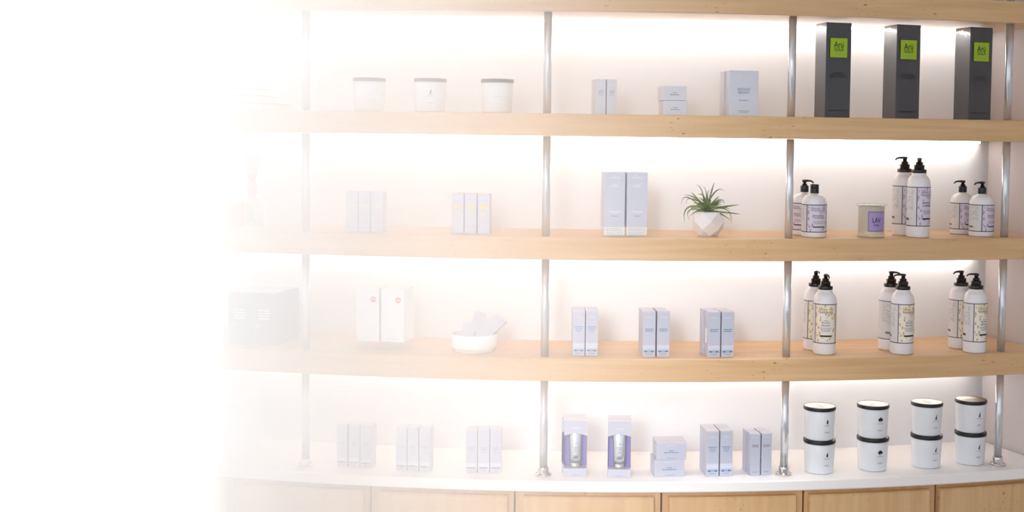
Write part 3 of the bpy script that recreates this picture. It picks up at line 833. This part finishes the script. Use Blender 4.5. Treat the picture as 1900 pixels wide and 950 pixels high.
# spout direction: 0 points right, pi points left, -pi/2 points at the viewer
G = 'lavender lotion bottles on the second tier'
bottle(1491, 437.5, z, False, 'lav', -1.4, .1, 'short lavender bottle with pump, half hidden behind the steel pole', G)
bottle(1509.5, 441.5, z, False, 'lav', -.58, 0, 'short lavender bottle with black flip cap, beside the steel pole', G, cap=True)
bottle(1675.5, 437.5, z, True, 'lav', -.13, PI - .1, 'tall lavender pump bottle, rear one of the touching pair beside the lidded candle', G)
bottle(1702.5, 441.5, z, True, 'lav', -.13, -PI / 2, 'tall lavender pump bottle, front one of the touching pair beside the lidded candle', G)
bottle(1784, 435.5, z, False, 'lav', -.2, PI, 'short lavender pump bottle, rear of the pair near the rightmost pole', G)
bottle(1820, 440, z, False, 'lav', .05, PI + .5, 'short lavender pump bottle nearest the rightmost pole', G)
z4 = Z['s4t']
G = 'gold-labelled pump bottles on the third tier'
bottle(1511, 651, z4, True, 'peony', -.65, 1.2, 'rear gold-labelled pump bottle of the pair by the steel pole', G)
bottle(1529, 659, z4, True, 'peony', -.9, -1.2, 'front gold-labelled pump bottle of the pair by the steel pole', G)
bottle(1650.5, 651, z4, True, 'peony', .95, -.1, 'rear gold-labelled pump bottle of the middle pair', G)
bottle(1672.5, 658.5, z4, True, 'peony', -.33, PI, 'front gold-labelled pump bottle of the middle pair', G)
bottle(1780, 648, z4, True, 'peony', -.19, PI + .6, 'rear gold-labelled pump bottle of the pair by the rightmost pole', G)
bottle(1807.5, 656, z4, True, 'peony', -.1, PI - .15, 'front gold-labelled pump bottle of the pair by the rightmost pole', G)

# lidded candle
p, rz = round_spot(1615.5, 441.5, z, .033)
t = thing('glass_candle', 'frosted glass candle with purple label and flat glass lid', 'candle', p, rz)
mb = MB(); mb.lathe([(0, .0), (.0335, 0), (.0345, .002), (.0335, .008), (.0320, .013), (.0325, .016), (.0330, .078), (.0322, .0785), (.0305, .078), (.0302, .018), (.0, .016)], M_FROST, 44); link('glass', mb.mesh('glass'), t)
mb = MB(); mb.lathe([(0, .0165), (.0298, .0185), (.0298, .060), (.0, .059)], M_WAX, 36); link('wax', mb.mesh('wax'), t)
mb = MB(); mb.lathe([(0, .0790), (.0365, .0790), (.0377, .0803), (.0377, .0822), (.0365, .0835), (.0, .0840)], M_GLASS, 44); link('lid', mb.mesh('lid'), t)['label'] = 'flat clear glass lid'
mb = MB(); lrf = lambda zz: .0333; l2 = lambda zz: .0336; l3 = lambda zz: .0339
mb.patch(lrf, -.22, 1.25, .016, .0655, M_LINE); mb.patch(l2, -.19, 1.22, .0172, .0643, M_LAVLAB)
mb.text('LAV', 0, .0435, .017, M_BLACK, rf=l3, ac=.42, width=.022); mb.text('ENDER', 0, .0315, .0065, M_BLACK, rf=l3, ac=.42, width=.014)
link('label', mb.mesh('label'), t)['label'] = 'purple label with dark lettering and border'

# ------------------------------------------------------------------ third tier (on the lowest shelf)
z = z4
block('mask_box', 'box', 'slate boxes in the haze', [(424, 466.5), (468.5, 512)], 639.5, 542, z, .062, M_NAVY, pr_navy,
      ['hazy slate box with white print, %s of four left of the pole' % p for p in A4], rows=2, rot=-.02, inset=None)
cased('cased_mask', [(659.5, 704.2), (705.3, 750)], 650, 634, 534.8, z, .078, M_WCARD, pr_white,
      ['left white carton with red dot in clear case, beside the white bowl', 'right white carton with red dot in clear case, beside the white bowl'], 'clear-cased white cartons', 'carton', None, rot=-.05)
p, rz = round_spot(880, 656.5, z, .053)
t = thing('serving_bowl', 'shallow white bowl holding small lilac cartons', 'bowl', p, rz)
mb = MB(); mb.lathe([(0, 0), (.0525, 0), (.0535, .001), (.0535, .0065), (.0575, .0085), (.059, .012), (.059, .042), (.0583, .0434), (.0568, .0434), (.0560, .042), (.0555, .014), (.052, .010), (0, .0095)], M_BOWL, 56)
link('bowl', mb.mesh('bowl'), t)
me = carton_mesh(.030, .016, .064, M_ICE, lambda mb, w, h, y: (mb.lines(0, h * .7, w * .6, h * .03, M_PALE, y, seed=130), mb.lines(0, h * .55, w * .5, h * .02, M_PALE, y, seed=131)))
for (dx, dy, dz, rx, ry, rzz, lab) in [(-.018, -.022, .0265, -.85, .22, .05, 'small lilac carton leaning at the left in the white bowl'), (.012, -.024, .0270, -.85, .36, -.05, 'small lilac carton in front in the white bowl'),
                                       (.028, -.002, .0420, -.80, .62, -.42, 'small lilac carton sticking out at the right of the white bowl'), (.006, .006, .0440, -.75, .22, .0, 'small lilac carton at the back of the white bowl')]:
    o = link('sample_carton', me, None, p + Matrix.Rotation(rz, 3, 'Z') @ Vector((dx, dy, dz)))
    o.rotation_euler = (Matrix.Rotation(rz + rzz, 3, 'Z') @ Matrix.Rotation(ry, 3, 'Y') @ Matrix.Rotation(rx, 3, 'X')).to_euler()
    tag(o, lab, 'carton', 'small cartons in the bowl')
block('skincare_carton', 'carton', 'first lilac block on the third tier', [(1062.4, 1084.5), (1086, 1109.3)], 660.5, 577, z, .036, M_LILAC, pr_blue3,
      ['lilac carton with blue bar, %s of four, block nearest the white bowl' % p for p in A4], rows=2, rot=.06)
block('skincare_carton', 'carton', 'second lilac block on the third tier', [(1192, 1216), (1219, 1241.5)], 662.5, 578, z, .036, M_LILAC, pr_blue2,
      ['lilac carton with blue bar, %s of four, middle block, third tier' % p for p in A4], rows=2, rot=.07)
def sticker(o, rw, k, w_, d_, h_):
    if rw == 0 and k == 0:
        mb = MB(); mb.box(-w_ / 2 - .0006, -w_ / 2 - .0001, d_ * .35, d_ * .75, h_ * .30, h_ * .62, M_WPRINT, 0)
        q = link('seal_sticker', mb.mesh('seal_sticker'), o); q['label'] = 'white sticker on the side'
block('skincare_carton', 'carton', 'third lilac block on the third tier', [(1313, 1335.8), (1338, 1361.2)], 663, 579, z, .036, M_LILAC, pr_blue2,
      ['lilac carton with blue bar, %s of four, block left of the third pole' % p for p in A4], rows=2, rot=.06, xo=[0, -.004], fin=sticker)

# ------------------------------------------------------------------ counter
z = Z['ct']
block('tall_carton', 'carton', None, [(422, 445)], 847, 744.5, z, .115, M_WCARD, None, ['pale tall box almost lost in the haze on the counter'], rot=0)
for nm, faces, yb, yt, rot, ds in (('a', [(624.5, 644.5), (647.5, 666.7), (668.2, 688.5)], 867.5, 787.5, -.05, 'trio beside the left pole'), ('b', [(734.4, 754.8), (756.2, 775.8), (777.3, 797.7)], 874.5, 793.5, -.02, 'middle carton trio'), ('c', [(864.3, 885), (886.7, 908), (909.3, 930)], 877.5, 796.5, .1, 'trio beside the second pole')):
    block('lotion_carton', 'carton', 'slim lilac trios on the counter', faces, yb, yt, z, .036, M_LILAC, pr_trio,
          ['%s slim lilac carton on the counter, %s' % (p, ds) for p in ('left', 'middle', 'right')], rot=rot)

# purple window boxes with silver tubes
def window_box(l, r, yb, yt, label, label_b, shift, rot):
    P0, th, W, Hh = place_face(l, r, yb, yt, z, None, rot)
    tx = Vector((math.cos(th), math.sin(th), 0)); bk = Vector((-math.sin(th), math.cos(th), 0)); D = .036
    key = 'wb%d' % round(W * 2000)
    zb_, za_ = Hh * .145, Hh * .73; aw = Hh * .045
    if key not in LBL:
        t_ = .0008; A = []
        mb = MB()
        mb.box(-W / 2, W / 2, 0, D, 0, zb_, M_LILAC, .0007)                       # lower block
        n = 10; arch = [(-W / 2 + W * k / n, za_ + aw * math.sin(PI * k / n)) for k in range(n + 1)]
        mb.flat([(W / 2, Hh), (-W / 2, Hh)] + arch, 0, M_LILAC)                   # front with arched edge
        mb.add([(-W / 2, 0, za_), (-W / 2, D * .55, za_), (-W / 2, D * .55, zb_), (-W / 2, D, zb_), (-W / 2, D, Hh), (-W / 2, 0, Hh)], [(0, 1, 2, 3, 4, 5)], M_LILAC)
        mb.add([(W / 2, 0, za_), (W / 2, D * .55, za_), (W / 2, D * .55, zb_), (W / 2, D, zb_), (W / 2, D, Hh), (W / 2, 0, Hh)], [(5, 4, 3, 2, 1, 0)], M_LILAC)
        mb.add([(-W / 2, 0, Hh), (W / 2, 0, Hh), (W / 2, D, Hh), (-W / 2, D, Hh)], [(0, 1, 2, 3)], M_LILAC)
        mb.add([(-W / 2, D, zb_), (W / 2, D, zb_), (W / 2, D, Hh), (-W / 2, D, Hh)], [(3, 2, 1, 0)], M_LILAC)
        mb.text('SkinMedica', 0, Hh * .87, W * .09, M_PALE, -.0003, width=W * .4); mb.lines(0, Hh * .03, W * .3, Hh * .008, M_GREYP, -.0003, seed=140)
        c1 = mb.mesh('carton')
        mb = MB(); e_ = .0006
        x0, x1 = -W / 2 + e_, W / 2 - e_
        mb.add([(x0, D - e_, zb_), (x1, D - e_, zb_), (x1, D - e_, Hh - e_), (x0, D - e_, Hh - e_)], [(0, 1, 2, 3)], M_PURPLE)
        mb.add([(x0, D * .55, zb_), (x0, D - e_, zb_), (x0, D - e_, Hh - e_), (x0, D * .55, Hh - e_)], [(0, 1, 2, 3)], M_PURPLE)
        mb.add([(x1, D * .55, zb_), (x1, D - e_, zb_), (x1, D - e_, Hh - e_), (x1, D * .55, Hh - e_)], [(3, 2, 1, 0)], M_PURPLE)
        c2 = mb.mesh('lining')
        mb = MB(); w2, th2 = .0128, .0125; secs_ = [(zb_ + .0125, .0148, .0132), (zb_ + .03, .0150, .0132), (zb_ + .055, .0150, .010), (Hh * .80, .0154, .003), (Hh * .84, .0154, .0012)]
        vs_ = []; nn = 24
        for zz, a, b in secs_:
            for k in range(nn): vs_.append((a * math.sin(2 * PI * k / nn), D * .5 - b * math.cos(2 * PI * k / nn), zz))
        fs = [(j * nn + k, j * nn + (k + 1) % nn, (j + 1) * nn + (k + 1) % nn, (j + 1) * nn + k) for j in range(len(secs_) - 1) for k in range(nn)]
        fs += [tuple(range(nn))[::-1], tuple((len(secs_) - 1) * nn + k for k in range(nn))]
        mb.add(vs_, fs, M_TUBE, True)
        rr = lambda zz: .0142
        mm = MB()
        for k, (fz, fw, fm) in enumerate(((.585, .5, M_GREYP), (.52, .8, M_GREYP), (.485, .45, M_GREYP), (.44, .45, M_GREYP), (.36, .6, M_DARKP), (.325, .8, M_DARKP))):
            mm.lines(0, Hh * fz, .014 * fw * 1.3, Hh * .009, fm, rf=rr, ac=0, seed=150 + k)
        k0 = [(x_, y_ + D * .5, q_) for x_, y_, q_ in mm.v]
        for f_, mi_ in zip(mm.f, mm.m): mb.add([k0[i] for i in f_], [tuple(range(len(f_)))], mm.mats[mi_])
        c3 = mb.mesh('tube')
        mb = MB(); mb.lathe([(0, zb_ + .0004), (.0126, zb_ + .0004), (.0128, zb_ + .001), (.0132, zb_ + .0118), (.011, zb_ + .0124), (0, zb_ + .0124)], M_CHROME, 28)
        me_ = mb.mesh('tube_cap'); me_.transform(Matrix.Translation((0, D * .5, 0)))
        LBL[key] = (c1, c2, c3, me_)
    for rw, lab in enumerate((label, label_b)):
        q = P0 + bk * (rw * (D + .001)) + tx * (shift * rw)
        o = thing('tube_carton', lab, 'carton', q, th, 'window boxes with tubes')
        link('carton', LBL[key][0], o); link('lining', LBL[key][1], o)['label'] = 'purple inside of the box'
        tu = link('tube', LBL[key][2], o); tu['label'] = 'silver squeeze tube standing on its cap'; link('tube_cap', LBL[key][3], tu)
window_box(1046, 1088.6, 884.5, 781, 'front lilac window box with silver tube, beside the second pole', 'rear lilac window box, half hidden, beside the second pole', -.0055, .03)
window_box(1127.3, 1170, 886.5, 782.5, 'front lilac window box with silver tube, left of the squat stack', 'rear lilac window box, hidden behind the one left of the squat stack', .001, -.02)
P_, th_, W_, H_ = place_face(1214, 1269.5, 884.5, 853.5, z, None, .05)
me = carton_mesh(W_, .07, H_, M_LILAC, pr_jarblue)
o = tag(link('jar_box', me, None, P_, th_), 'bottom squat lilac box of the stack on the counter', 'box', 'squat lilac boxes on the counter')
o = tag(link('jar_box', me, None, P_ + Vector((.0045, .0005, H_ + .0004)), th_ - .015), 'top squat lilac box of the stack on the counter', 'box', 'squat lilac boxes on the counter')
block('skincare_carton', 'carton', 'first lilac block on the counter', [(1310, 1333.3), (1335.3, 1358.5)], 883.8, 800, z, .038, M_LILAC, pr_blue3,
      ['lilac carton with blue bar on the counter, %s of four' % p for p in A4], rows=2, rot=.05)
block('skincare_carton', 'carton', 'second lilac block on the counter', [(1391.3, 1410), (1412, 1431)], 882, 805, z, .032, M_LILAC, pr_mauve,
      ['small lilac carton with mauve print, %s of four, left of the third pole' % p for p in A4], rows=2, rot=.04, xo=[0, -.002])

# ------------------------------------------------------------------ things in the haze at the left
z = Z['s2t']
def book(w_, d_, h_, cover, label, loc, rz):
    o = thing('book', label, 'book', loc, rz, 'books lying in the haze')
    mb = MB(); c_ = .002
    mb.box(-w_ / 2, w_ / 2, 0, d_, 0, c_, cover, .0004); mb.box(-w_ / 2, w_ / 2, 0, d_, h_ - c_, h_, cover, .0004); mb.box(-w_ / 2, -w_ / 2 + c_, 0, d_, c_, h_ - c_, cover, .0)
    link('cover', mb.mesh('cover'), o)
    mb = MB(); mb.box(-w_ / 2 + c_, w_ / 2 - .004, .004, d_ - .004, c_, h_ - c_, M_PAGE, 0); link('pages', mb.mesh('pages'), o)
    return o
q = spot(415, 206, z, .035); th = theta(q); tx = Vector((math.cos(th), math.sin(th), 0)); q.z = z + EPS
book(.215, .15, .0175, M_BOOKT, 'bottom book of the hazy pile at the far left', q + tx * .0, th)
book(.175, .14, .0195, M_BOOKG, 'middle book of the hazy pile at the far left', q + tx * -.012 + Vector((0, .005, .0178)), th - .05)
book(.16, .13, .019, M_BOOKR, 'red top book of the hazy pile at the far left', q + tx * -.018 + Vector((0, .01, .0376)), th + .06)
z = Z['s3t']
block('kraft_box', 'box', None, [(409, 446)], 422.5, 378, z, .05, M_KRAFT, None, ['pale kraft box beside the reed diffuser in the haze'], rot=.3)
p, rz = round_spot(468, 420, z, .03)
t = thing('reed_diffuser', 'reed diffuser with green label standing in the haze at left', 'diffuser', p, rz)
mb = MB(); mb.lathe([(0, 0), (.026, 0), (.028, .002), (.028, .060), (.024, .068), (.010, .074), (.010, .082), (0, .082)], M_GLASS, 32); link('bottle', mb.mesh('bottle'), t)
mb = MB(); mb.lathe([(.0102, .0805), (.0125, .0805), (.0125, .112), (.0115, .114), (.004, .114)], M_DIFF, 28); link('collar', mb.mesh('collar'), t)
rr = lambda zz: .0284
mb = MB(); mb.patch(rr, -.75, .12, .012, .062, M_GREEN); link('label', mb.mesh('label'), t)['label'] = 'pale green label'
for k in range(7):
    a = (k - 3) / 3; mb = MB(); mb.tube([(a * .003, (k % 2) * .003, .10), (a * .021, (k % 3 - 1) * .012, .196 - abs(a) * .006)], .0016, M_REED, 6); link('reed', mb.mesh('reed'), t)

# ------------------------------------------------------------------ white haze volume, added to whiten the left half of the shelves
prof = [(-320, 1.8), (100, 1.8), (300, 1.75), (350, 1.42), (420, .95), (500, .79), (600, .61), (685, .48), (800, .385), (922, .265), (1050, .155), (1200, .062), (1330, .016), (1400, .003)]
bk, fr = [], []
import bisect
xs = [q[0] for q in prof]
def thick(x):
    i = min(max(bisect.bisect(xs, x) - 1, 0), len(xs) - 2); (a, ta), (b, tb) = prof[i], prof[i + 1]
    u = (x - a) / (b - a); return ta + (tb - ta) * u
N = 70
for k in range(N + 1):
    x = -320 + 1720 * k / N; d = ray(x, 300); d = Vector((d.x, d.y, 0)).normalized()
    p = cyl(x, 300, R + .06); p.z = 0; bk.append(p); fr.append(p - d * thick(x))
loop = fr + bk[::-1]; n = len(loop)
vs_ = [(p.x, p.y, .02) for p in loop] + [(p.x, p.y, 2.7) for p in loop]
fs = [(k, (k + 1) % n, n + (k + 1) % n, n + k) for k in range(n)]
for b in (0, n):
    for k in range(N):
        f_ = (b + k, b + k + 1, b + n - 2 - k, b + n - 1 - k); fs.append(f_ if b else f_[::-1])
mz = bpy.data.materials.new('white_haze'); mz.use_nodes = True
nt = mz.node_tree; nt.nodes.remove(nt.nodes['Principled BSDF'])
v = nt.nodes.new('ShaderNodeVolumeScatter'); v.inputs['Color'].default_value = (1, 1, 1, 1); v.inputs['Density'].default_value = 2.2; v.inputs['Anisotropy'].default_value = 0.0
nt.links.new(v.outputs[0], nt.nodes['Material Output'].inputs['Volume'])
mb = MB(); mb.add(vs_, fs, mz)
hz = link('haze', mb.mesh('haze')); hz['kind'] = 'stuff'
tag(hz, 'bank of white haze in front of the left half of the shelves', 'haze')
